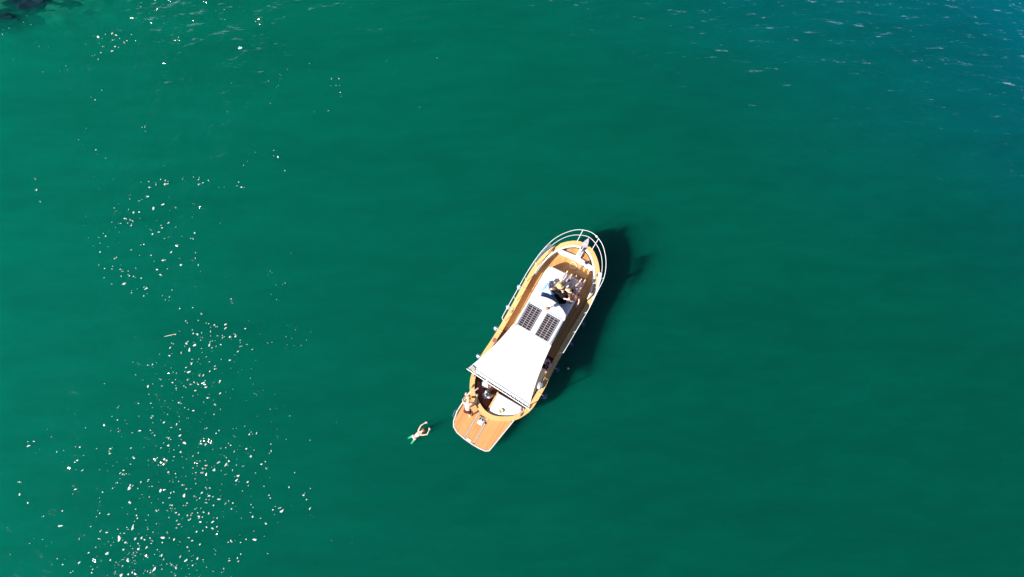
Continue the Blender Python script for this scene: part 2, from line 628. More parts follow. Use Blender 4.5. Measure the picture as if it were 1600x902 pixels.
def ring_strip(name, A, B, top, bottom, mat, parent, keep=None):
    """A band between two outlines, from bottom to top height functions."""
    n = len(A)
    b = MB()
    v = []
    for i in range(n):
        (x0, y0), (x1, y1) = A[i], B[i]
        v += [(x0, y0, top(x0)), (x1, y1, top(x0)), (x1, y1, bottom(x1)), (x0, y0, bottom(x0))]
    f = []
    for i in range(n):
        if keep and not keep(A[i][0]):
            continue
        j = (i + 1) % n
        for k in range(4):
            f.append((i * 4 + k, j * 4 + k, j * 4 + (k + 1) % 4, i * 4 + (k + 1) % 4))
    b.add(v, f)
    return b.build(name, mat, parent, True)


hull()
ring_strip('gunwale_cap', inset(OUT, -0.012), INN, sheer, lambda x: sheer(x) - 0.05, 'varnished_cap', boat)
ring_strip('inner_bulwark', inset(OUT, 0.20), inset(OUT, 0.235), lambda x: sheer(x) - 0.051, lambda x: 0.30, 'varnished_cap', boat, keep=lambda x: x < 3.6)
ring_strip('bow_coaming', inset(OUT, 0.226), COAM, lambda x: sheer(x) + 0.03, lambda x: 0.60, 'gelcoat', boat, keep=lambda x: x > 3.3)

TY = 0.05                                        # superstructure sits a touch to port
DECK_END = -0.10
trunk = [(0.0, -1.06 + TY), (3.55, -1.07 + TY), (3.88, -1.02 + TY), (4.02, -0.88 + TY), (4.05, 0.0 + TY), (3.98, 0.88 + TY), (3.86, 1.02 + TY), (3.55, 1.09 + TY), (0.0, 1.09 + TY)]


def planks(name, parent, poly, holes, y0, y1, w, top, thick, mat, gap=0.006, xmin=-99, xmax=99, minlen=0.12, joints=None):
    """Lay fore-and-aft planks of width w inside poly and round the holes, each a piece of its own."""
    n = int(round((y1 - y0) / w))
    for k in range(n):
        a, c = y0 + k * w + gap / 2, y0 + (k + 1) * w - gap / 2
        spans = []
        for y in (a, c):
            xs = crossings(poly, y)
            iv = [[max(xs[i], xmin), min(xs[i + 1], xmax)] for i in range(0, len(xs) - 1, 2)]
            for h in holes:
                hx = crossings(h, y)
                if len(hx) >= 2:
                    h0, h1 = hx[0] - 0.012, hx[-1] + 0.012
                    nv = []
                    for s, e in iv:
                        if h0 > s:
                            nv.append([s, min(e, h0)])
                        if h1 < e:
                            nv.append([max(s, h1), e])
                    iv = nv
            spans.append([q for q in iv if q[1] - q[0] > minlen])
        if len(spans[0]) != len(spans[1]):
            spans[0] = spans[1] = min(spans, key=len)
        for (s0, e0), (s1, e1) in zip(*spans):
            cuts = [0.0, 1.0]
            if joints and max(e0 - s0, e1 - s1) > joints:
                m = 0.35 + 0.3 * ((k * 0.618) % 1)
                cuts = [0.0, m, 1.0]
            for u0, u1 in zip(cuts[:-1], cuts[1:]):
                g0 = 0.0 if u0 == 0 else 0.004
                g1 = 0.0 if u1 == 1 else 0.004
                q = [(s0 + (e0 - s0) * u0 + g0, a), (s0 + (e0 - s0) * u1 - g1, a), (s1 + (e1 - s1) * u1 - g1, c), (s1 + (e1 - s1) * u0 + g0, c)]
                MB().prism(q, lambda x, y: top(x) - thick, lambda x, y: top(x)).build(name, mat, parent)


def decks():
    base_poly = [p for p in inset(OUT, 0.27) if p[0] > DECK_END]
    xs = crossings(OUT, 0)
    # split of the closed outline at the cockpit: keep it in order
    i0 = next(i for i in range(len(OUT)) if OUT[i - 1][0] <= DECK_END < OUT[i][0])
    o27 = inset(OUT, 0.21)
    order = [o27[(i0 + k) % len(o27)] for k in range(len(o27))]
    base = [p for p in order if p[0] > DECK_END]
    base = [(DECK_END, base[0][1])] + base + [(DECK_END, base[-1][1])]
    d = MB().prism(base, lambda x, y: deck_z(x) - 0.06, lambda x, y: deck_z(x) - 0.012).build('side_deck', 'teak_margin', boat)
    pl = [p for p in [inset(OUT, 0.245)[(i0 + k) % len(OUT)] for k in range(len(OUT))] if p[0] > DECK_END]
    pl = [(DECK_END + 0.005, pl[0][1])] + pl + [(DECK_END + 0.005, pl[-1][1])]
    planks('plank', d, pl, [trunk], -1.6, 1.6, 0.10, deck_z, 0.025, 'teak', xmax=4.98, joints=1.8)
    # raised bow platform forward of the white cross beam
    bp = [p for p in [inset(OUT, 0.36)[(i0 + k) % len(OUT)] for k in range(len(OUT))] if p[0] > 5.06]
    if bp:
        z = 1.33
        e = MB().prism(bp, 1.25, z - 0.012).build('bow_deck', 'caulk', boat)
        planks('plank', e, bp, [], -0.9, 0.9, 0.10, lambda x: z, 0.025, 'teak', minlen=0.05)


decks()

# bow fittings: white beam, stem piece, anchor on its roller, hatch
b = MB().prism([(4.86, -0.98), (5.04, -0.94), (5.10, -0.3), (5.12, 0.05), (5.08, 0.4), (5.0, 1.0), (4.83, 1.06), (4.9, 0.4), (4.93, 0.0), (4.92, -0.4)], 0.75, 1.40, 0.03)
b.build('bow_beam', 'gelcoat', boat, True)
b = MB().prism([(5.06, -0.13), (5.55, -0.11), (5.72, -0.09), (5.72, 0.09), (5.55, 0.11), (5.06, 0.13)], 1.335, 1.50, 0.025)
b.build('stem_piece', 'gelcoat', boat, True)
b = MB()
b.box(5.5, 6.12, -0.10, -0.075, 1.50, 1.58)
b.box(5.5, 6.12, 0.075, 0.10, 1.50, 1.58)
b.box(5.5, 6.10, -0.075, 0.075, 1.495, 1.515)
b.tube([(6.08, -0.10, 1.55), (6.08, 0.10, 1.55)], 0.04, 12)
b.build('anchor_roller', 'steel', boat)
b = MB()
b.tube([(5.35, 0.0, 1.56), (5.8, 0.0, 1.57), (6.2, 0.0, 1.55), (6.32, 0.0, 1.42)], [0.03, 0.035, 0.03, 0.025], 8)
b.prism([(5.62, 0.0), (5.72, -0.17), (5.98, -0.11), (6.2, 0.0), (5.98, 0.11), (5.72, 0.17)], 1.585, 1.615)
b.build('anchor', 'chain', boat, True)
b = MB()
for k in range(7):
    x = 5.12 + k * 0.035
    b.ball((x, 0.015 * (-1) ** k, 1.53), 0.022, 8, 6)
b.build('anchor_chain', 'chain', boat)
b = MB().lathe([(0.085, 0), (0.095, 0.03), (0.06, 0.06), (0.055, 0.12), (0.085, 0.15), (0.02, 0.17)], (5.0, -0.52, 1.40))
b.build('windlass', 'steel', boat, True)
hz = deck_z(4.6)
b = MB().prism([(4.36, -0.92), (4.86, -0.92), (4.86, -0.30), (4.36, -0.30)], lambda x, y: deck_z(x) - 0.01, lambda x, y: deck_z(x) + 0.05, 0.015)
hatch = b.build('deck_hatch', 'teak', boat)
b = MB()
for a in ((4.345, 4.875, -0.935, -0.915), (4.345, 4.875, -0.305, -0.285), (4.345, 4.365, -0.915, -0.305), (4.855, 4.875, -0.915, -0.305)):
    b.box(a[0], a[1], a[2], a[3], hz - 0.02, hz + 0.068)
b.build('hatch_frame', 'grey_strip', hatch)

# cabin trunk, wheelhouse, roof
b = MB().prism(trunk, 0.62, 1.38, 0.05)
cabin = b.build('cabin_trunk', 'gelcoat', boat, True)
for s in (-1, 1):
    for x in (2.7, 3.4):
        y = (-1.075 if s < 0 else 1.095) + TY
        m = MB().box(x - 0.2, x + 0.2, y - 0.012, y + 0.012, 1.0, 1.2)
        pt = m.build('cabin_window', 'glass_dark', cabin)
house = [(0.05, -1.03 + TY), (1.95, -1.03 + TY), (2.28, -0.60 + TY), (2.40, 0.0 + TY), (2.28, 0.60 + TY), (1.95, 1.03 + TY), (0.05, 1.03 + TY)]
b = MB()
lo, hi = house, [(0.05, -1.0 + TY), (1.80, -1.0 + TY), (2.12, -0.58 + TY), (2.22, 0.0 + TY), (2.12, 0.58 + TY), (1.80, 1.0 + TY), (0.05, 1.0 + TY)]
n = len(lo)
b.add([(x, y, 1.36) for x, y in lo] + [(x, y, 2.12) for x, y in hi], [(i, (i + 1) % n, n + (i + 1) % n, n + i) for i in range(n)] + [tuple(range(n, 2 * n))])
wh = b.build('wheelhouse', 'gelcoat', boat)
for i in (1, 2, 3, 4):
    a0, a1, c0, c1 = Vector(lo[i]), Vector(lo[i + 1]), Vector(hi[i]), Vector(hi[i + 1])
    q = []
    for u, t in ((0.08, 0.22), (0.92, 0.22), (0.92, 0.88), (0.08, 0.88)):
        p = a0.lerp(a1, u).lerp(c0.lerp(c1, u), t)
        q.append(Vector((p.x, p.y, 1.36 + 0.76 * t)))
    nrm = (q[1] - q[0]).cross(q[3] - q[0]).normalized()
    if nrm.x < 0:
        nrm = -nrm
    MB().add([p + nrm * 0.012 for p in q] + [p - nrm * 0.01 for p in q], [(0, 1, 2, 3), (7, 6, 5, 4), (0, 4, 5, 1), (1, 5, 6, 2), (2, 6, 7, 3), (3, 7, 4, 0)]).build('windscreen_pane', 'glass_dark', wh)
roof_poly = [(0.12, -1.06 + TY), (1.0, -1.06 + TY), (1.80, -1.05 + TY), (2.02, -0.98 + TY), (2.20, -0.68 + TY), (2.31, -0.30 + TY), (2.34, 0.0 + TY), (2.31, 0.30 + TY), (2.20, 0.68 + TY), (2.02, 0.98 + TY), (1.80, 1.05 + TY), (1.0, 1.06 + TY), (0.12, 1.06 + TY)]
roof = MB().prism(roof_poly, 2.12, 2.20, 0.03).build('roof', 'gelcoat', boat, True)
for y in (-0.98 + TY, 0.98 + TY):
    MB().tube([(0.3, y, 2.205), (0.34, y, 2.25), (1.0, y, 2.255), (1.62, y, 2.25), (1.66, y, 2.205)], 0.013, 6).build('grab_rail', 'steel', roof, True)
for x0, x1, y0, y1 in ((1.70, 1.715, -0.9, -0.05), (1.70, 1.715, 0.2, 0.95)):
    MB().box(x0, x1, y0 + TY, y1 + TY, 2.19, 2.207).build('roof_seam', 'red_line', roof)


def solar(x0, x1, y0, y1):
    z = 2.235
    p = MB().box(x0, x1, y0, y1, z - 0.012, z).build('solar_panel', 'cell_backing', boat)
    fr = MB()
    t = 0.012
    for a in ((x0 - t, x1 + t, y0 - t, y0), (x0 - t, x1 + t, y1, y1 + t), (x0 - t, x0, y0, y1), (x1, x1 + t, y0, y1)):
        fr.box(*a, z - 0.03, z + 0.008)
    fr.build('frame', 'steel', p)
    nx, ny = 10, 3
    dx, dy = (x1 - x0 - 0.02) / nx, (y1 - y0 - 0.02) / ny
    me = None
    for i in range(nx):
        for j in range(ny):
            if me is None:
                m = MB().box(-dx / 2 + 0.008, dx / 2 - 0.008, -dy / 2 + 0.009, dy / 2 - 0.009, 0, 0.004)
                o = m.build('cell', 'cell', p)
                me = o.data
            else:
                o = bpy.data.objects.new('cell', me)
                COL.objects.link(o)
                o.parent = p
            o.location = (x0 + 0.01 + (i + 0.5) * dx, y0 + 0.01 + (j + 0.5) * dy, z + 0.001)
    for x in (x0 + 0.1, x1 - 0.1):
        MB().box(x - 0.02, x + 0.02, y0 + 0.02, y1 - 0.02, 2.195, z - 0.012).build('mount', 'steel', p)


solar(0.38, 1.57, 0.28, 0.96)
solar(0.37, 1.57, -0.76, -0.05)

# all-round light on the roof
b = MB().lathe([(0.07, 0), (0.07, 0.03), (0.02, 0.05), (0.02, 0.32)], (1.80, 0.06, 2.195), 12)
b.tube([(1.80, 0.06, 2.5), (1.80, 0.06, 2.53)], 0.05, 12)
lamp = b.build('roof_light', 'steel', boat, True)
MB().lathe([(0.085, 0), (0.09, 0.08), (0.075, 0.16), (0.03, 0.19)], (1.78, 0.06, 2.53), 14).build('lamp_cap', 'orange', lamp, True)
MB().ball((1.83, -0.01, 2.62), 0.06, 10, 8).build('horn', 'phone_black', lamp, True)

# awning: sagging cloth, lashed to a tube aft, on four posts
def awning():
    nu, nv = 26, 22
    v, f = [], []
    fwd = ((0.30, 1.15), (0.30, -1.03))
    aft = ((-2.74, 2.0), (-2.90, -1.56))
    for i in range(nu + 1):
        u = i / nu
        for j in range(nv + 1):
            t = j / nv
            x = (fwd[0][0] * (1 - t) + fwd[1][0] * t) * (1 - u) + (aft[0][0] * (1 - t) + aft[1][0] * t) * u
            y = (fwd[0][1] * (1 - t) + fwd[1][1] * t) * (1 - u) + (aft[0][1] * (1 - t) + aft[1][1] * t) * u
            bow = 0.10 * math.sin(math.pi * u) * (1 - 2 * t)
            y -= bow * (1.0 if t < 0.5 else 0.9)
            z = 2.222 + 0.20 * u - 0.06 * math.sin(math.pi * u) * math.sin(math.pi * t) + 0.05 * math.sin(math.pi * t) * min(1.0, 4 * u)
            z += min(1.0, 5 * u) * (0.012 * math.sin(9 * t + 4 * u) + 0.010) * 1.0 + min(1.0, 5 * u) * 0.012 * mnoise.noise(Vector((u * 5, t * 7, 1)))
            v.append((x, y, z))
    for i in range(nu):
        for j in range(nv):
            a = i * (nv + 1) + j
            f.append((a, a + nv + 1, a + nv + 2, a + 1))
    m = len(v)
    v += [(x, y, z - 0.008) for x, y, z in v]
    f += [tuple(m + k for k in q[::-1]) for q in f]
    o = MB().add(v, f).build('awning', 'canvas', boat, True)
    MB().tube([(-2.80, 2.05, 2.44), (-2.88, 0.6, 2.46), (-2.93, -0.6, 2.46), (-2.98, -1.62, 2.44)], 0.028, 10).build('awning_tube', 'white_tube', o, True)
    for k in range(15):
        hem = MB()
        t = (k + 0.5) / 15
        x0 = -2.74 + (-2.90 + 2.74) * t
        y0 = 2.0 + (-1.56 - 2.0) * t
        hem.tube([(x0 + 0.03, y0, 2.465), (x0 - 0.04, y0 - 0.01, 2.50), (x0 - 0.10, y0 - 0.02, 2.46)], 0.010, 6)
        hem.build('lashing', 'rope', o)
    MB().tube([(-2.62, 1.93, 2.435), (-2.70, 0.2, 2.497), (-2.79, -1.5, 2.435)], 0.007, 6).build('hem_cord', 'slate', o)
    for x, y in ((-2.78, 1.70), (-2.94, -1.50)):
        MB().tube([(x, y, 0.98), (x, y, 2.43)], 0.022, 8).build('post', 'steel', o, True)
    patch = MB().prism([(-2.52, 1.90), (-2.56, 1.68), (-2.73, 1.66), (-2.74, 1.98)], 2.44, 2.463)
    patch.build('corner_patch', 'grey_strip', o)


awning()

# cockpit: sole, seats, engine box, side benches
i0 = next(i for i in range(len(OUT)) if OUT[i - 1][0] > DECK_END >= OUT[i][0])
cp = [p for p in [inset(OUT, 0.30)[(i0 + k) % len(OUT)] for k in range(len(OUT))] if p[0] < DECK_END]
cp = [(DECK_END - 0.01, cp[0][1])] + cp + [(DECK_END - 0.01, cp[-1][1])]
sole = MB().prism(cp, 0.28, 0.33).build('cockpit_sole', 'caulk', boat)
planks('plank', sole, inset(cp, 0.02), [], -1.6, 1.6, 0.10, lambda x: 0.345, 0.014, 'mahogany', joints=1.5)
MB().box(DECK_END - 0.03, DECK_END, -1.46, 1.46, 0.34, 0.64).build('bulkhead', 'mahogany', boat)
MB().box(-2.3, -0.12, -1.52, -1.12, 0.35, 0.66).build('side_bench', 'bench_shade', boat)  # shade under the awning painted into the bench colour
MB().box(-2.6, -0.12, 1.22, 1.50, 0.35, 0.66).build('side_bench', 'mahogany', boat)
st = [p for p in inset(OUT, 0.32) if p[0] < -3.0 and p[1] > 0.20]
st = st + [(-3.98, 0.20), (-3.72, 0.30), (-3.45, 0.72), (-3.1, 1.02)]
MB().prism(st, 0.35, 0.70, 0.02).build('stern_bench', 'mahogany', boat)
eb = [(-3.08, 0.12)] + [p for p in inset(OUT, 0.245) if p[0] < -3.08 and p[1] < 0.12] + [(-3.08, -1.46)]
engine_box = MB().prism(eb, 0.35, 0.93).build('engine_box', 'gelcoat', boat)
MB().box(-4.14, -3.05, 0.125, 0.185, 0.35, 0.97).build('engine_box_trim', 'varnished_cap', boat)

# swim platform
PLAT = [(-3.6, 1.40), (-3.95, 1.48), (-5.0, 1.53), (-5.5, 1.43), (-5.76, 1.28), (-5.93, 0.98), (-6.02, 0.5), (-6.06, 0.0), (-6.06, -0.45), (-6.01, -0.80), (-5.90, -0.95), (-5.6, -1.01), (-3.85, -1.31), (-3.6, -1.33)]
pz = 0.40
platform = MB().prism(PLAT, 0.28, pz - 0.012, 0.02).build('swim_platform', 'caulk', boat)
pi = inset(PLAT, 0.045)
ni = len(PLAT)
b = MB()
pv = []
for (x0, y0), (x1, y1) in zip(inset(PLAT, -0.015), pi):
    pv += [(x0, y0, pz + 0.012), (x1, y1, pz + 0.012), (x1, y1, pz - 0.03), (x0, y0, 0.27)]
pf = []
for i in range(ni - 1):
    j = i + 1
    for k in range(4):
        pf.append((i * 4 + k, j * 4 + k, j * 4 + (k + 1) % 4, i * 4 + (k + 1) % 4))
b.add(pv, pf).build('platform_rim', 'platform_rim', platform, True)
pin = inset(PLAT, 0.055)
for y0, y1 in ((-1.3, -0.115), (-0.045, 0.455), (0.525, 1.5)):
    planks('plank', platform, pin, [], y0, y1, 0.098, lambda x: pz, 0.012, 'teak')
for y in (-0.08, 0.49):
    MB().box(-5.95, -3.8, y - 0.03, y + 0.03, pz - 0.011, pz + 0.004).build('ladder_track', 'grey_strip', platform)
MB().box(-5.98, -5.90, 0.12, 0.36, pz + 0.001, pz + 0.015).build('ladder_plate', 'gelcoat', platform)
MB().tube([(-4.9, 1.50, 0.40), (-4.92, 1.60, 0.44), (-5.1, 1.62, 0.46), (-5.3, 1.58, 0.46), (-5.36, 1.47, 0.40)], 0.02, 8).build('grab_handle', 'steel', platform, True)

# bow pulpit and side rails
def rail_side(s):
    """Rail on one side: s=+1 port, -1 starboard."""
    st_ = [(5.30, 1.26), (4.62, 1.62), (3.9, 1.82), (2.95, 1.90), (1.75, 1.88), (0.45, 1.86)]
    foot = [(5.10, 1.18), (4.45, 1.47), (3.80, 1.62), (2.9, 1.70), (1.7, 1.68), (0.35, 1.67)]
    return st_, foot


def rails():
    o = empty('bow_rail')
    o.parent = boat
    pt = [(0.25, 1.68, 1.12), (0.32, 1.82, 1.48), (0.5, 1.86, 1.56), (1.75, 1.88, 1.60), (2.95, 1.89, 1.70), (3.9, 1.83, 1.84), (4.6, 1.70, 1.97), (5.2, 1.50, 2.05), (5.75, 1.15, 2.10), (6.20, 0.66, 2.12), (6.40, 0.0, 2.13)]
    full = pt + [(x, -(y - (0.09 if x < 4.5 else 0.0)), z) for x, y, z in pt[-2::-1]]
    MB().tube(catmull(full, 6, False), 0.016, 8).build('top_rail', 'white_tube', o, True)
    mt = [(4.55, 1.58, 1.68), (5.1, 1.38, 1.74), (5.62, 1.05, 1.78), (6.0, 0.60, 1.80), (6.20, 0.0, 1.80)]
    fm = mt + [(x, -y, z) for x, y, z in mt[-2::-1]]
    MB().tube(catmull(fm, 6, False), 0.013, 8).build('middle_rail', 'white_tube', o, True)
    for s in (1, -1):
        for (x, y, z), (fx, fy) in zip(((6.29, 0.46, 2.125), (4.66, 1.68, 1.98), (3.75, 1.85, 1.82), (2.75, 1.885, 1.68), (1.6, 1.875, 1.595)), ((5.74, 0.44), (4.5, 1.48), (3.6, 1.66), (2.65, 1.70), (1.5, 1.66))):
            fy2 = fy
            MB().tube([(fx, s * fy2, sheer(fx) - 0.01), (x, s * y + (0.09 if s < 0 and x < 4.5 else 0), z)], 0.013, 8).build('stanchion', 'white_tube', o, True)
        # laced canvas strip below the top rail beside the foredeck
        a, lo_ = [], []
        for k in range(13):
            t = k / 12
            x = 4.85 - 1.75 * t
            top = np.array([x, np.interp(x, [2.95, 3.9, 4.6, 5.15], [1.89, 1.83, 1.66, 1.42]), np.interp(x, [2.95, 3.9, 4.6, 5.15], [1.70, 1.84, 1.97, 2.05])])
            yb = np.interp(x, [2.95, 3.9, 4.6, 5.15], [1.78, 1.70, 1.50, 1.26])
            drop = 0.36 * (1 - t) + 0.05
            bot = top + (np.array([x, yb, top[2] - 0.40]) - top) * (drop / 0.42)
            sh_ = 0.09 if s < 0 else 0.0
            a.append((top[0], s * (top[1] + 0.006 - sh_), top[2]))
            lo_.append((bot[0], s * (bot[1] - sh_), bot[2]))
        v = a + lo_ + [(x, y - s * 0.012, z) for x, y, z in a + lo_]
        m = 13
        f = []
        for k in range(m - 1):
            f += [(k, k + 1, m + k + 1, m + k), (2 * m + k, 3 * m + k, 3 * m + k + 1, 2 * m + k + 1), (k, 2 * m + k, 2 * m + k + 1, k + 1), (m + k, m + k + 1, 3 * m + k + 1, 3 * m + k)]
        f += [(0, m, 3 * m, 2 * m), (m - 1, 3 * m - 1, 4 * m - 1, 2 * m - 1)]
        MB().add(v, f).build('rail_canvas', 'thin_canvas', o)
    MB().ball((6.34, -0.32, 2.16), 0.06, 12, 8).build('bow_light', 'white_tube', o, True)


rails()

# cleats on the gunwale
def cleat(x, s, inx=0.14, rz=None):
    ys = [abs(y) for xx, y in OUT if abs(xx - x) < 0.35]
    y = s * (np.interp(x, [p[0] for p in half[::-1]], [p[1] for p in half[::-1]]) - inx)
    z = sheer(x)
    b = MB()
    b.tube([(x - 0.13, y, z + 0.06), (x - 0.05, y, z + 0.065), (x + 0.05, y, z + 0.065), (x + 0.13, y, z + 0.06)], [0.014, 0.02, 0.02, 0.014], 8)
    for d in (-0.04, 0.04):
        b.tube([(x + d, y, z - 0.005), (x + d, y, z + 0.06)], 0.016, 8)
    b.build('cleat', 'steel', boat, True)


for x in (4.75, 0.9, -2.9, -3.45):
    cleat(x, 1)
    cleat(x, -1)
for x, y in ((-3.35, -1.42), (-3.55, 1.26)):
    MB().prism([(x - 0.16, y - 0.03), (x + 0.16, y + (0.14 if y < 0 else -0.16)), (x + 0.19, y + (0.22 if y < 0 else -0.1)), (x - 0.14, y + 0.05)], sheer(x) - 0.01, sheer(x) + 0.012).build('fairlead', 'grey_strip', boat)
# small boarding step plates on the stern cap
MB().box(-0.95, -0.75, 1.50, 1.72, 1.07, 1.10).build('step_plate', 'red_line', boat)

# ------------------------------------------------------------------ loose things on the boat
def place(o):
    """Move a thing modelled in the boat's frame into the world."""
    o.location = (BX, BY, 0)
    o.rotation_euler = (0, 0, HEAD)
    return o


def cushion(poly, z0, z1, label, group=None):
    o = MB().prism(poly, z0, z1, 0.04).build('sun_cushion', 'cushion', None, True)
    place(o)
    MB().tube([(x, y, z1 - 0.035) for x, y in poly], 0.010, 6, True).build('piping', 'canvas', o, True)
    return tag(o, label, 'cushion', group)


cushion([(2.44, 0.12), (3.99, 0.12), (3.93, 0.95), (3.82, 1.04), (3.5, 1.07), (2.16, 1.07), (2.32, 0.70)], 1.382, 1.50, 'white sun cushion on the foredeck cabin, port half beside the blue shirt', 'sun cushions')
cushion([(2.42, 0.10), (2.30, -0.58), (2.14, -0.93), (3.5, -0.97), (3.80, -0.93), (3.93, -0.83), (4.0, 0.10)], 1.382, 1.50, 'white sun cushion on the foredeck cabin, starboard half under the seated group', 'sun cushions')
ec = [(-3.10, 0.10)] + [p for p in inset(OUT, 0.25) if p[0] < -3.10 and p[1] < 0.10] + [(-3.10, -1.44)]
cushion(ec, 0.932, 1.03, 'white rounded sun pad at the stern, right of the seated people')


def thing(name, build, label, cat, group=None):
    o = build()
    place(o)
    o.name = name
    return tag(o, label, cat, group)


# fenders hung over both sides
FH = np.array(half)[::-1]


def fender(x, s, mat, label, r=0.115):
    y = s * (np.interp(x, FH[:, 0], FH[:, 1]) + 0.145)
    root = empty('boat_fender')
    place(root)
    tag(root, label, 'fender', 'fenders along the hull')
    zt = 0.86
    MB().lathe([(0.03, -0.62), (0.07, -0.60), (r, -0.50), (r * 1.03, -0.30), (r, -0.12), (0.06, -0.02), (0.03, 0.02)], (x, y + s * (r - 0.115), zt), 16).build('body', mat, root, True)
    MB().lathe([(0.045, 0), (0.04, 0.05), (0.02, 0.07)], (x, y, zt - 0.01), 10).build('eye', 'fender_tip' if s > 0 else mat, root, True)
    MB().tube([(x, y, zt + 0.05), (x, s * (abs(y) - 0.10), sheer(x) + 0.012), (x, s * (abs(y) - 0.40), sheer(x) + 0.015)], 0.012, 6).build('rope', 'rope', root, True)


for x, lab in ((2.28, 'blue fender in a lit tone on the port side, nearest the bow'), (1.06, 'blue fender in a lit tone on the port side, second from the bow'), (-0.24, 'blue fender in a lit tone on the port side, third from the bow'),
               (-1.95, 'blue fender in a lit tone on the port side beside the awning')):
    fender(x, 1, 'fender_lit', lab)
for x, lab in ((2.22, 'blue fender in a shaded tone on the starboard side, nearest the bow'), (1.0, 'blue fender in a shaded tone on the starboard side, second from the bow'), (-0.52, 'blue fender in a shaded tone on the starboard side beside the seated person'),
               (-2.05, 'large blue fender in a shaded tone on the starboard quarter below the silver bag')):
    fender(x, -1, 'fender_shaded', lab, 0.17 if x < -2 else 0.145)


def bag():
    b = MB().ball((-1.68, -1.56, 1.20), 0.20, 22, 14, (1.1, 0.7, 0.45))
    b.v = [tuple(Vector(p) + Vector(p).normalized() * 0.05 * mnoise.noise(Vector(p) * 9)) for p in b.v]
    b.v = [(x, y, max(z, 1.085)) for x, y, z in b.v]
    return b.build('crumpled_bag', 'silver_bag')


thing('crumpled_bag', bag, 'crumpled silver grey bag on the starboard gunwale beside the awning', 'bag')


def tumbler():
    o = MB().lathe([(0.07, 0), (0.10, 0.02), (0.115, 0.06), (0.10, 0.075), (0.07, 0.03)], (-3.80, -0.47, 1.033), 18).build('yellow_bowl', 'yellow', None, True)
    return o


thing('yellow_bowl', tumbler, 'small round yellow bowl on the white stern sun pad', 'bowl')
thing('mobile_phone', lambda: MB().prism([(3.66, -0.20), (3.80, -0.26), (3.83, -0.19), (3.69, -0.13)], 1.502, 1.513).build('mobile_phone', 'phone_black'), 'black mobile phone on the white cushion between the outstretched legs', 'phone')


def bottle():
    b = MB().lathe([(0.036, 0), (0.04, 0.02), (0.04, 0.16), (0.018, 0.20), (0.018, 0.24)], (3.14, -0.80, 1.502), 12)
    return b.build('drink_bottle', 'phone_black', None, True)


thing('drink_bottle', bottle, 'dark drink bottle on the cushion in front of the brown haired person', 'bottle')


def flipflop(x, y, a, mat, label):
    root = empty('flip_flop')
    tag(root, label, 'shoe', 'shoes on the swim platform')
    root.location = W(x, y, pz + 0.005)
    root.rotation_euler = (0, 0, HEAD + a)
    pts = [(-0.13, -0.035), (-0.06, -0.035), (0.05, -0.05), (0.12, -0.03), (0.135, 0.0), (0.12, 0.035), (0.05, 0.05), (-0.06, 0.035), (-0.13, 0.035), (-0.145, 0)]
    MB().prism(pts, 0.0, 0.025, 0.006).build('sole', mat, root, True)
    s = MB()
    s.tube([(-0.02, -0.045, 0.02), (0.03, -0.03, 0.06), (0.08, 0, 0.03)], 0.008, 6)
    s.tube([(-0.02, 0.045, 0.02), (0.03, 0.03, 0.06), (0.08, 0, 0.03)], 0.008, 6)
    s.build('strap', 'cloth_white', root, True)


flipflop(-4.66, 0.30, 0.4, 'phone_black', 'black flip flop on the swim platform, the one nearest the seated person')
flipflop(-4.66, 0.16, 0.5, 'phone_black', 'black flip flop on the swim platform, the middle one of three')
flipflop(-4.74, 0.00, 1.2, 'phone_black', 'black flip flop on the swim platform, the one farthest from the seated person')


def towel():
    b = MB()
    v, f = [], []
    n = 14
    for i in range(n + 1):
        for j in range(n + 1):
            x, y = (i / n - 0.5), (j / n - 0.5)
            r = 1 + 0.25 * mnoise.noise(Vector((x * 3, y * 3, 2)))
            v.append((-4.86 + x * 0.27 * r, 0.17 + y * 0.27 * r, pz + 0.02 + 0.035 * abs(mnoise.noise(Vector((x * 8, y * 8, 5))))))
    for i in range(n):
        for j in range(n):
            a = i * (n + 1) + j
            f.append((a, a + n + 1, a + n + 2, a + 1))
    m = len(v)
    v += [(x, y, pz + 0.004) for x, y, z in v]
    f += [tuple(m + k for k in q[::-1]) for q in f]
    edge = [i * (n + 1) for i in range(n + 1)] + [n * (n + 1) + j for j in range(1, n + 1)] + [i * (n + 1) + n for i in range(n - 1, -1, -1)] + [j for j in range(n - 1, 0, -1)]
    f += [(edge[k], edge[(k + 1) % len(edge)], edge[(k + 1) % len(edge)] + m, edge[k] + m) for k in range(len(edge))]
    return b.add(v, f).build('folded_cloth', 'cloth_grey', None, True)


thing('folded_cloth', towel, 'crumpled pale grey cloth beside the flip flops on the swim platform', 'cloth')


def coil():
    pts = []
    for k in range(46):
        w = k / 45 * 2 * math.pi * 2
        r = 0.17 + 0.012 * math.sin(3 * w) + 0.01 * k / 45
        pts.append((4.66 + r * math.cos(w), 0.0 + r * math.sin(w), deck_z(4.66) + 0.02 + 0.012 * k / 45))
    return MB().tube(pts, 0.013, 6).build('coiled_rope', 'rope', None, True)


thing('coiled_rope', coil, 'loop of pale rope lying on the teak foredeck', 'rope')


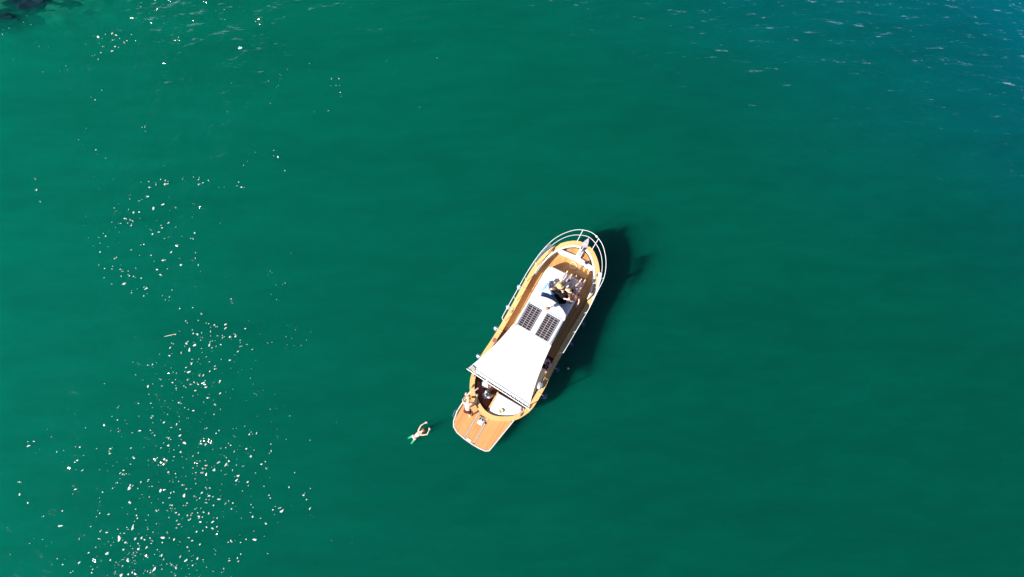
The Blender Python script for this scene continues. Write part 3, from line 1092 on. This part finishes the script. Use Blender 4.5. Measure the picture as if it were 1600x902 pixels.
# ------------------------------------------------------------------ people
def capsule(b, p, q, r0, r1, seg=12, flat=None):
    """Closed tapered limb; flat=(direction, ratio) flattens its section."""
    p, q = Vector(p), Vector(q)
    ax = q - p
    ln = max(ax.length, 1e-4)
    t = ax / ln
    if flat is not None:
        s = (flat[0] - t * flat[0].dot(t)).normalized()
        k = flat[1]
    else:
        s = t.cross(Vector((0.3, 0.5, 0.81))).normalized()
        k = 1.0
    w = t.cross(s).normalized()
    prof = []
    for i in range(6):
        a = math.pi / 2 * (i / 5)
        prof.append((-r0 * math.cos(a), r0 * math.sin(a)))
    for i in range(6):
        a = math.pi / 2 * (i / 5)
        prof.append((ln + r1 * math.sin(a), r1 * math.cos(a)))
    v, f = [], []
    for d, r in prof:
        r = max(r, 1e-4)
        for j in range(seg):
            an = 2 * math.pi * j / seg
            v.append(p + t * d + s * (r * math.cos(an)) + w * (r * k * math.sin(an)))
    m = len(prof)
    for i in range(m - 1):
        for j in range(seg):
            f.append((i * seg + j, i * seg + (j + 1) % seg, (i + 1) * seg + (j + 1) % seg, (i + 1) * seg + j))
    f.append(tuple(range(seg - 1, -1, -1)))
    f.append(tuple(range((m - 1) * seg, m * seg)))
    b.add(v, f)


def seg_dist(P, a, b):
    a, b = np.array(a), np.array(b)
    d = b - a
    t = np.clip(((P - a) @ d) / max(d @ d, 1e-9), 0, 1)
    return np.linalg.norm(P - (a + t[:, None] * d), axis=1), t


def dirv(az, el):
    """Direction from azimuth (0 ahead, + to the left) and elevation, in degrees."""
    return Vector((math.cos(R(el)) * math.cos(R(az)), math.cos(R(el)) * math.sin(R(az)), math.sin(R(el))))


def person(label, loc, face, pose, skin, hair, wear, group=None, size=1.0, long_hair=False, hat=None, female=True, in_boat=True):
    """One figure. pose: pelvis height, torso/head directions and limb directions (azimuth, elevation)."""
    g = lambda k, d: pose.get(k, d)
    pel = Vector((0, 0, g('pelvis', 0.12)))
    td = dirv(*g('torso', (0, 80)))
    left = Vector((0, 1, 0))
    tw = g('twist', 0)
    left = Matrix.Rotation(R(tw), 3, 'Z') @ left
    left = (left - td * left.dot(td)).normalized()
    front = left.cross(td).normalized()
    waist = pel + td * 0.20
    chest = pel + td * 0.36
    neck = pel + td * 0.51
    hd = dirv(*g('head', g('torso', (0, 80))))
    head = neck + hd * 0.185
    hf = (dirv(*g('look', (0, 0))))
    hf = (hf - hd * hf.dot(hd)).normalized()
    hl = hd.cross(hf).normalized()
    sh = 0.165 if female else 0.185
    w = 0.94 if female else 1.06
    b = MB()
    bones = []

    def limb(nm, p, q, r0, r1, flat=None):
        capsule(b, p, q, r0, r1, 12, flat)
        bones.append((nm, p, q))

    limb('hips', pel - left * 0.06, pel + left * 0.06, 0.115 * w, 0.115 * w)
    limb('belly', pel + td * 0.03, waist, 0.125 * w, 0.115 * w, (left, 0.72))
    limb('chest', waist, chest, 0.125 * w, 0.150 * w, (left, 0.66))
    limb('yoke', chest + td * 0.06 - left * (sh - 0.05), chest + td * 0.06 + left * (sh - 0.05), 0.075, 0.075)
    if female:
        for s in (-1, 1):
            limb('bust', chest + left * s * 0.06, chest + left * s * 0.065 + front * 0.075 - td * 0.01, 0.06, 0.05)
    limb('neck', neck - td * 0.05, head - hd * 0.06, 0.058 * w, 0.05)
    capsule(b, head - hd * 0.035 + hf * 0.015, head + hd * 0.035, 0.072, 0.09, 16, (hf, 0.86))
    bones.append(('head', head - hd * 0.05, head + hd * 0.06))
    capsule(b, head - hd * 0.02 + hf * 0.085, head - hd * 0.035 + hf * 0.105, 0.012, 0.014, 8)
    capsule(b, head - hd * 0.085 + hf * 0.06, head - hd * 0.08 + hf * 0.065, 0.03, 0.03, 10)
    for s in (-1, 1):
        capsule(b, head + hl * s * 0.078 + hd * 0.0, head + hl * s * 0.085 - hd * 0.03, 0.018, 0.014, 8)
    for s, side in ((1, 'l'), (-1, 'r')):
        shl = chest + td * 0.075 + left * s * sh
        ua, fa = dirv(*g('ua_' + side, (s * 30, -70))), dirv(*g('fa_' + side, (0, -30)))
        el = shl + ua * 0.28
        wr = el + fa * 0.24
        limb('upper_arm', shl, el, 0.052 * w, 0.041 * w)
        limb('forearm', el, wr, 0.041 * w, 0.028 * w)
        pd = dirv(*g('hand_' + side, g('fa_' + side, (0, -30))))
        pn = pd.cross(Vector((0, 0, 1)))
        pn = pn.normalized() if pn.length > 0.1 else Vector((0, 1, 0))
        acr = pn                                             # across the palm
        dn = acr.cross(pd).normalized()
        if dn.z > 0:
            dn = -dn
        palm = wr + pd * 0.085
        limb('palm', wr + pd * 0.01, palm, 0.034, 0.042, (acr, 0.45))
        for k, ln in enumerate((0.068, 0.078, 0.073, 0.058)):
            base = palm + acr * (k - 1.5) * 0.023 + pd * 0.01
            mid = base + (pd + acr * (k - 1.5) * 0.06).normalized() * ln * 0.55
            tip = mid + (pd + dn * 0.5).normalized() * ln * 0.5
            capsule(b, base, mid, 0.0098, 0.009, 8)
            capsule(b, mid, tip, 0.009, 0.0085, 8)
        th0 = wr + pd * 0.03 - acr * s * 0.03
        th1 = th0 + (pd * 0.7 - acr * s * 0.75).normalized() * 0.045
        th2 = th1 + (pd - acr * s * 0.15).normalized() * 0.035
        capsule(b, th0, th1, 0.0125, 0.0115, 8)
        capsule(b, th1, th2, 0.0115, 0.010, 8)
        hip = pel + left * s * 0.085
        td_, sd_ = dirv(*g('th_' + side, (s * 8, 5))), dirv(*g('sh_' + side, (s * 4, -8)))
        kn = hip + td_ * 0.42
        an = kn + sd_ * 0.41
        limb('thigh', hip, kn, 0.086 * w, 0.056 * w)
        limb('shin', kn, kn + sd_ * 0.14, 0.053 * w, 0.056 * w)
        limb('shin', kn + sd_ * 0.12, an, 0.056 * w, 0.034)
        ft = dirv(*g('ft_' + side, g('ft', (s * 12, 35))))
        limb('foot', an - ft * 0.04, an + ft * 0.15, 0.036, 0.03, (left, 0.7))
        for k in range(5):
            lat = sd_.cross(ft)
            lat = lat.normalized() if lat.length > 0.1 else left
            bs = an + ft * 0.15 + lat * (k - 2) * 0.014
            capsule(b, bs, bs + ft * (0.045 - 0.004 * abs(k - 1)), 0.010, 0.009, 8)
    me = bpy.data.meshes.new('tmp')
    me.from_pydata([tuple(p) for p in b.v], [], b.f)
    tmp = bpy.data.objects.new('tmp', me)
    COL.objects.link(tmp)
    md = tmp.modifiers.new('r', 'REMESH')
    md.mode = 'VOXEL'
    md.voxel_size = 0.0125
    sm = tmp.modifiers.new('s', 'SMOOTH')
    sm.factor = 0.4
    sm.iterations = 2
    dg = bpy.context.evaluated_depsgraph_get()
    body_me = bpy.data.meshes.new_from_object(tmp.evaluated_get(dg))
    bpy.data.objects.remove(tmp)
    root = empty('person')
    body_me.name = 'body'
    for p in body_me.polygons:
        p.use_smooth = True
    link('body', body_me, skin, root)
    nv = len(body_me.vertices)
    P = np.empty(nv * 3); body_me.vertices.foreach_get('co', P); P = P.reshape(-1, 3)
    NR = np.empty(nv * 3); body_me.vertices.foreach_get('normal', NR); NR = NR.reshape(-1, 3)
    best = np.full(nv, 9.9); idx = np.zeros(nv, int); tt = np.zeros(nv)
    rad = {'hips': 0.115, 'belly': 0.12, 'chest': 0.14, 'yoke': 0.075, 'bust': 0.05, 'neck': 0.052, 'head': 0.085, 'upper_arm': 0.047, 'forearm': 0.035, 'palm': 0.03, 'thigh': 0.072, 'shin': 0.05, 'foot': 0.03}
    for i, (nm, p, q) in enumerate(bones):
        d, t = seg_dist(P, p, q)
        d = d - rad[nm]
        u = d < best
        best[u] = d[u]; idx[u] = i; tt[u] = t[u]
    names = np.array([bn[0] for bn in bones])[idx]
    zt = (P - np.array(pel)) @ np.array(td)
    polys = [tuple(p.vertices) for p in body_me.polygons]

    def garment(nm, mask, off, mat, rough_=0.0):
        keep = [q for q in polys if all(mask[i] for i in q)]
        if not keep:
            return None
        used = sorted({i for q in keep for i in q})
        mp = {i: k for k, i in enumerate(used)}
        vs = []
        for i in used:
            o_ = off
            if rough_:
                o_ += rough_ * (0.5 + mnoise.noise(Vector(P[i]) * 14) + 0.6 * mnoise.noise(Vector(P[i]) * 38))
            vs.append(tuple(P[i] + NR[i] * o_))
        return MB().add(vs, [tuple(mp[i] for i in q) for q in keep]).build(nm, mat, root, True)

    is_ = lambda *a: np.isin(names, a)
    for kind, mat in wear:
        if kind == 'shirt':
            garment('shirt', (is_('belly', 'chest', 'yoke', 'bust') & (zt > 0.02)) | (is_('upper_arm') & (tt < 0.62)) | (is_('hips') & (zt > 0.03)), 0.014, mat, 0.010)
        elif kind == 'long_shirt':
            garment('shirt', is_('belly', 'chest', 'yoke', 'bust', 'upper_arm', 'hips') | (is_('forearm') & (tt < 0.8)) | (is_('thigh') & (tt < 0.35)), 0.018, mat, 0.014)
        elif kind == 'shorts':
            garment('shorts', is_('hips') & (zt < 0.12) | (is_('thigh') & (tt < 0.55)) | (is_('belly') & (zt < 0.07)), 0.011, mat, 0.006)
        elif kind == 'trousers':
            garment('trousers', is_('hips') & (zt < 0.12) | is_('thigh') | (is_('shin') & (tt < 0.93)) | (is_('belly') & (zt < 0.07)), 0.013, mat, 0.008)
        elif kind == 'briefs':
            garment('swim_briefs', (is_('hips') & (zt < 0.08)) | (is_('thigh') & (tt < 0.08)), 0.006, mat)
        elif kind == 'top':
            d1 = zt - 0.36
            garment('swim_top', is_('bust') | (is_('chest') & (abs(zt - 0.35) < 0.025)), 0.006, mat)
        elif kind == 'dress':
            garment('dress', (is_('belly', 'chest', 'hips', 'bust') & (zt < 0.42)) | (is_('thigh') & (tt < 0.4)), 0.014, mat, 0.012)
    H = P - np.array(head)
    up_, fw_ = H @ np.array(hd), H @ np.array(hf)
    hm = is_('head', 'neck') & ((up_ > 0.045) | ((fw_ < 0.012) & (up_ > (-0.11 if long_hair else -0.06)))) & ~((fw_ > 0.055) & (up_ < 0.06))
    garment('hair', hm, 0.016, hair, 0.016)
    if long_hair:
        hb = MB()
        a0 = head - hf * 0.075 + hd * 0.0
        a1 = neck - front * 0.085
        a2 = chest - front * 0.125 + td * 0.02
        for k in range(9):
            o_ = hl * (k - 4) * 0.018
            j = Vector((random.uniform(-0.01, 0.01), random.uniform(-0.01, 0.01), random.uniform(-0.03, 0.03)))
            hb.tube([tuple(a0 + o_ * 0.8), tuple(a0.lerp(a1, 0.5) - hf * 0.015 + o_ * 1.1), tuple(a1 + o_ * 1.2 + j * 0.5), tuple(a2 + o_ * 1.1 + j)], [0.020, 0.022, 0.019, 0.008], 7)
        hb.build('hair_length', hair, root, True)
    for s in (-1, 1):
        c = head + hf * 0.085 + hl * s * 0.032 + hd * 0.005
        MB().ball((0, 0, 0), 0.010, 8, 6).build('eye', 'eye', root, True).location = c
    m_ = MB()
    m_.tube([tuple(head + hf * 0.086 - hd * 0.066 + hl * k * 0.012) for k in (-2, -1, 0, 1, 2)], [0.003, 0.006, 0.007, 0.006, 0.003], 6)
    m_.build('mouth', 'cloth_coral', root, True)
    if hat:
        hb = MB().lathe([(0.105, 0.03), (0.11, 0.035), (0.20, 0.018), (0.205, 0.024), (0.12, 0.048), (0.108, 0.10), (0.085, 0.125), (0.03, 0.133)], (0, 0, 0), 24)
        h_ = hb.build('sun_hat', hat, root, True)
        h_.rotation_euler = hd.to_track_quat('Z', 'Y').to_euler()
        h_.location = head + hd * 0.015
    root.scale = (size,) * 3
    if in_boat:
        root.location = W(*loc)
        root.rotation_euler = (0, 0, HEAD + R(face))
    else:
        root.location = loc
        root.rotation_euler = (0, 0, R(face))
    return tag(root, label, 'person', group)


LEGS_OUT = dict(pelvis=0.12, torso=(180, 72), head=(0, 84), look=(0, -10), th_l=(6, 14), sh_l=(2, -19), th_r=(-6, 14), sh_r=(-2, -19), ft=(0, 60),
                ua_l=(160, -68), fa_l=(175, -60), ua_r=(-160, -68), fa_r=(-175, -60), hand_l=(180, -8), hand_r=(180, -8))
CROSS = dict(pelvis=0.12, torso=(0, 66), head=(0, 55), look=(0, -40), th_l=(42, 8), sh_l=(-62, -12), th_r=(-42, 8), sh_r=(62, -8), ft=(0, -2), ft_l=(-70, 0), ft_r=(70, 0),
             ua_l=(30, -48), fa_l=(-15, -20), ua_r=(-30, -48), fa_r=(15, -20))
CHAIR = dict(pelvis=0.10, torso=(0, 84), head=(0, 80), look=(0, -15), th_l=(8, -2), sh_l=(0, -86), th_r=(-8, -2), sh_r=(0, -86), ft=(0, -4),
             ua_l=(15, -62), fa_l=(-10, -18), ua_r=(-15, -62), fa_r=(10, -18))


def P(base, **k):
    d = dict(base)
    d.update(k)
    return d


GP = 'people sitting on the foredeck cushions'
CT = 1.502
person('person in a loose black shirt and black trousers, leaning forward', (2.62, -0.42, CT), 28, P(CROSS, torso=(0, 40), head=(10, 25), look=(0, -55), ua_l=(60, -30), fa_l=(20, -20), ua_r=(-75, -25), fa_r=(-20, -30)),
       'skin_tan', 'hair_dark', [('trousers', 'cloth_black'), ('long_shirt', 'cloth_black')], GP, 1.05, female=False)
person('person in a light blue shirt sitting beside the wheelhouse windscreen', (2.52, 0.66, CT), -42, P(CROSS, torso=(0, 42), head=(-10, 30), look=(0, -50), ua_l=(50, -30), fa_l=(0, -25)),
       'skin_light', 'hair_brown', [('trousers', 'cloth_sky_blue'), ('long_shirt', 'cloth_sky_blue')], GP, 1.0, female=False)
person('sunbather in a straw hat, legs stretched towards the bow', (3.22, 0.06, CT), -6, P(LEGS_OUT, torso=(180, 80)), 'skin_light', 'hair_blond', [('briefs', 'cloth_white'), ('top', 'cloth_white')], GP, 0.98, True, 'straw')
person('blond sunbather in a white swimsuit, legs stretched towards the bow', (3.26, -0.47, CT), -8, P(LEGS_OUT, th_l=(10, 18), sh_l=(4, -22), torso=(175, 78)), 'skin_light', 'hair_blond', [('briefs', 'cloth_white'), ('top', 'cloth_pink')], GP, 0.98, False)
person('brown haired sunbather with bare shoulders beside the starboard cushion edge', (2.86, -0.82, CT), 60, P(CROSS, torso=(0, 74), ua_l=(40, -40)), 'skin_pink', 'hair_brown', [('briefs', 'cloth_navy'), ('top', 'cloth_navy')], GP, 0.98, True)
person('sunbather in a dark bikini on the starboard edge of the cushion', (3.30, -0.86, CT), 4, P(LEGS_OUT, torso=(-165, 62), th_l=(4, 38), sh_l=(0, -42), th_r=(-4, 18), sh_r=(0, -22), ua_r=(-150, -50)), 'skin_pink', 'hair_auburn',
       [('briefs', 'cloth_navy'), ('top', 'cloth_navy')], GP, 0.98, True)

person('person with dark curly hair in a pink top and black trousers under the awning edge', (-0.38, -1.34, 0.662), 180, P(CHAIR, torso=(0, 72), head=(0, 86)), 'skin_pink', 'hair_dark', [('trousers', 'cloth_black'), ('shirt', 'cloth_pink')], None, 0.97, False)
GC = 'people in the stern cockpit'
person('person in a white shirt and blue shorts half under the awning', (-3.08, 1.02, 0.56), -60, P(CHAIR, pelvis=0.10, torso=(0, 60), head=(0, 60), ua_l=(70, -30), fa_l=(30, -10)), 'skin_tan', 'hair_brown', [('shorts', 'cloth_denim'), ('shirt', 'cloth_white')], GC, 1.0, female=False)
person('person in a pale grey shirt and magenta shorts sitting on the stern bench', (-3.58, 0.66, 0.702), -35, P(CHAIR, torso=(0, 62), head=(0, 70), look=(0, -20)), 'skin_tan', 'hair_dark', [('shorts', 'cloth_magenta'), ('shirt', 'cloth_grey')], GC, 0.98, True)
person('shirtless person in dark shorts leaning on the stern from the swim platform', (-4.63, 1.02, pz + 0.005), 24,
       dict(pelvis=0.85, torso=(0, 34), head=(0, 12), look=(0, -60), th_l=(20, -76), sh_l=(170, -84), th_r=(-172, -64), sh_r=(178, -78), ft=(0, -6),
            ua_l=(34, -58), fa_l=(-30, -22), ua_r=(-58, -50), fa_r=(-10, -30), hand_l=(0, -8), hand_r=(0, -8)),
       'skin_light', 'hair_blond', [('shorts', 'cloth_maroon')], None, 1.08, female=False)
# swimmer: on the surface, arms out ahead, legs sinking
person('swimmer beside the boat with both arms reaching forward in the water', (-5.12, -2.74, -0.045), 37,
       dict(pelvis=0.0, torso=(0, 12), head=(0, 30), look=(0, -45), th_l=(166, -38), sh_l=(180, -78), th_r=(-166, -30), sh_r=(180, -80), ft=(180, -60), twist=0,
            ua_l=(26, 5), fa_l=(-4, 3), ua_r=(-30, 3), fa_r=(28, 7), hand_l=(-22, 10), hand_r=(44, 12)),
       'skin_light', 'hair_auburn', [('briefs', 'cloth_pink'), ('top', 'cloth_coral')], None, 0.95, False, in_boat=False)

# ------------------------------------------------------------------ flotsam
b = MB().tube([(-18.6, 2.53, 0.0), (-18.4, 2.58, 0.015), (-18.15, 2.64, 0.012), (-17.95, 2.68, 0.0)], [0.008, 0.016, 0.014, 0.006], 7)
b.tube([(-18.3, 2.605, 0.01), (-18.22, 2.56, 0.014)], [0.008, 0.004], 6)
tag(b.build('floating_stick', 'driftwood', None, True), 'thin pale stick floating among the white flecks', 'stick')
b = MB().ball((2.99, 0.836, 0.01), 0.055, 12, 8, (1, 1, 0.7))
fl = b.build('small_float', 'foam_white', None, True)
MB().tube([(2.99, 0.836, 0.045), (2.99, 0.836, 0.075)], 0.012, 8).build('eye', 'foam_white', fl)
tag(fl, 'tiny white float on the water right of the boat', 'float')

# white flecks on the water in chains and clusters: nobody could count them
FLECK_CHAINS = [
    ([(-20.3, 10.5), (-19.8, 11.1), (-17.7, 11.1), (-16.3, 11.0), (-15.1, 10.6), (-14.9, 11.1)], 26, 0.15, 1.00),
    ([(-19.8, 10.9), (-20.6, 9.6), (-20.9, 8.9), (-22.0, 8.2), (-22.0, 6.6), (-21.1, 5.8), (-20.0, 5.5), (-19.8, 5.0)], 52, 0.35, 1.00),
    ([(-20.9, 8.9), (-18.9, 8.0), (-19.3, 6.9), (-20.5, 6.6)], 28, 0.60, 1.00),
    ([(-17.9, 8.6), (-17.3, 7.6), (-17.0, 6.6), (-16.9, 5.7)], 7, 0.15, 1.30),
    ([(-19.8, 5.0), (-18.4, 4.7), (-17.2, 3.8), (-15.8, 3.4), (-14.9, 2.7), (-13.9, 1.7)], 26, 0.20, 1.00),
    ([(-20.7, -0.8), (-21.1, -3.0), (-21.3, -4.6)], 8, 0.20, 1.00),
    ([(-23.5, -9.5), (-21.0, -8.7), (-19.4, -7.5), (-19.4, -6.2)], 18, 0.40, 1.50),
    ([(-12.1, -6.4), (-10.8, -6.1), (-10.0, -5.2)], 8, 0.30, 1.10),
    ([(-25.3, -3.1), (-24.5, -2.8)], 3, 0.10, 1.30),
    ([(-25.7, -5.2), (-24.7, -6.0), (-25.0, -6.2)], 4, 0.20, 1.40),
    ([(-22.6, -4.0), (-22.2, -4.6)], 3, 0.10, 1.20),
    ([(-22.9, 16.6), (-23.8, 14.9), (-24.5, 13.3), (-22.9, 13.0), (-23.4, 11.6)], 9, 0.30, 1.10),
    ([(-26.6, 12.0), (-26.6, 11.5), (-26.1, 10.1), (-24.8, 10.3)], 5, 0.20, 1.00),
    ([(-15.2, 13.4), (-13.8, 12.0), (-12.9, 12.9), (-12.6, 11.4)], 7, 0.40, 0.80),
    ([(-20.2, 14.4), (-20.6, 14.1)], 6, 0.15, 0.60),
    ([(-9.9, 17.3), (-9.9, 16.1)], 9, 0.20, 0.50),
    ([(-20.2, -9.7), (-19.2, -8.5)], 60, 0.22, 0.55),
]
FLECK_CLUSTERS = [
    ((-16.4, 2.7), (0.75, 0.6), 26, 1.15),
    ((-15.9, 1.4), (1, 0.8), 38, 1.10),
    ((-18.0, 0.4), (1.4, 0.8), 34, 1.00),
    ((-16.4, -0.3), (1.2, 0.7), 26, 1.00),
    ((-17.1, -3.0), (2.0, 1.4), 120, 1.05),
    ((-16.6, -5.7), (2.4, 1.4), 135, 1.15),
    ((-18.1, -7.9), (2.5, 1.1), 110, 1.10),
    ((-17.6, -9.3), (1.4, 0.5), 60, 0.80),
    ((-16.7, -3.9), (3.0, 2.8), 150, 0.50),
    ((-22.6, 19.5), (0.6, 0.5), 15, 1.00),
    ((-23.6, 18.4), (1.2, 0.8), 12, 0.60),
    ((-23.9, -3.5), (0.7, 0.3), 10, 0.50),
    ((-11.3, 2.4), (0.8, 0.3), 15, 0.50),
    ((-12.4, 5.2), (0.5, 0.7), 8, 0.50),
    ((-13.4, 16.8), (1.8, 1.2), 16, 0.45),
    ((-13.7, -3.9), (0.8, 1.5), 14, 0.50),
    ((-20.0, 9.1), (2, 1.5), 36, 0.45),
    ((-27.0, 19.5), (2.0, 1.0), 14, 0.70),
    ((-24.9, -7.2), (0.7, 1.0), 14, 0.50),
    ((-13.8, 4.1), (4, 4), 14, 0.40),
    ((-6.5, 18.4), (3, 1.5), 8, 0.40),
]


def white_flecks():
    rnd = random.Random(21)
    pts = []
    for line, n, spread, k in FLECK_CHAINS:
        seg = [math.dist(line[i], line[i + 1]) for i in range(len(line) - 1)]
        for _ in range(n):
            t = rnd.random() * sum(seg)
            i = 0
            while i < len(seg) - 1 and t > seg[i]:
                t -= seg[i]
                i += 1
            u = t / seg[i]
            pts.append((line[i][0] + (line[i + 1][0] - line[i][0]) * u + rnd.gauss(0, spread), line[i][1] + (line[i + 1][1] - line[i][1]) * u + rnd.gauss(0, spread), k))
    for c, sg, n, k in FLECK_CLUSTERS:
        for _ in range(n):
            pts.append((c[0] + rnd.gauss(0, sg[0]), c[1] + rnd.gauss(0, sg[1]), k))
    b = MB()
    for x, y, k in pts:
        lobes = 1 if rnd.random() < 0.8 else 2
        for _ in range(lobes):
            r = 0.021 * k * math.exp(rnd.gauss(0, 0.5))
            r = min(r, 0.075)
            el = rnd.uniform(1.0, 1.9)
            a = rnd.gauss(0.6, 0.5)
            n = 9
            ph = rnd.random() * 6
            rim, top = [], []
            for j in range(n):
                w = 2 * math.pi * j / n
                q = r * (1 + 0.22 * math.sin(2 * w + ph) + 0.15 * math.sin(3 * w + 2 * ph) + rnd.uniform(-0.08, 0.08))
                px, py = q * el * math.cos(w), q / el ** 0.5 * math.sin(w)
                gx, gy = x + px * math.cos(a) - py * math.sin(a), y + px * math.sin(a) + py * math.cos(a)
                rim.append((gx, gy, -0.01))
                top.append((x + (gx - x) * 0.72, y + (gy - y) * 0.72, 0.012 + 0.10 * r))
            m = len(rim)
            b.add(rim + top, [(j, (j + 1) % m, m + (j + 1) % m, m + j) for j in range(m)] + [tuple(range(m, 2 * m)), tuple(range(m - 1, -1, -1))])
            x += rnd.uniform(-0.10, 0.10)
            y += rnd.uniform(-0.06, 0.06)
    o = b.build('white_flecks', 'fleck_white', None, True)
    o['kind'] = 'stuff'
    o['label'] = 'white flecks in chains and clusters on the green water'
    o['category'] = 'foam'


white_flecks()
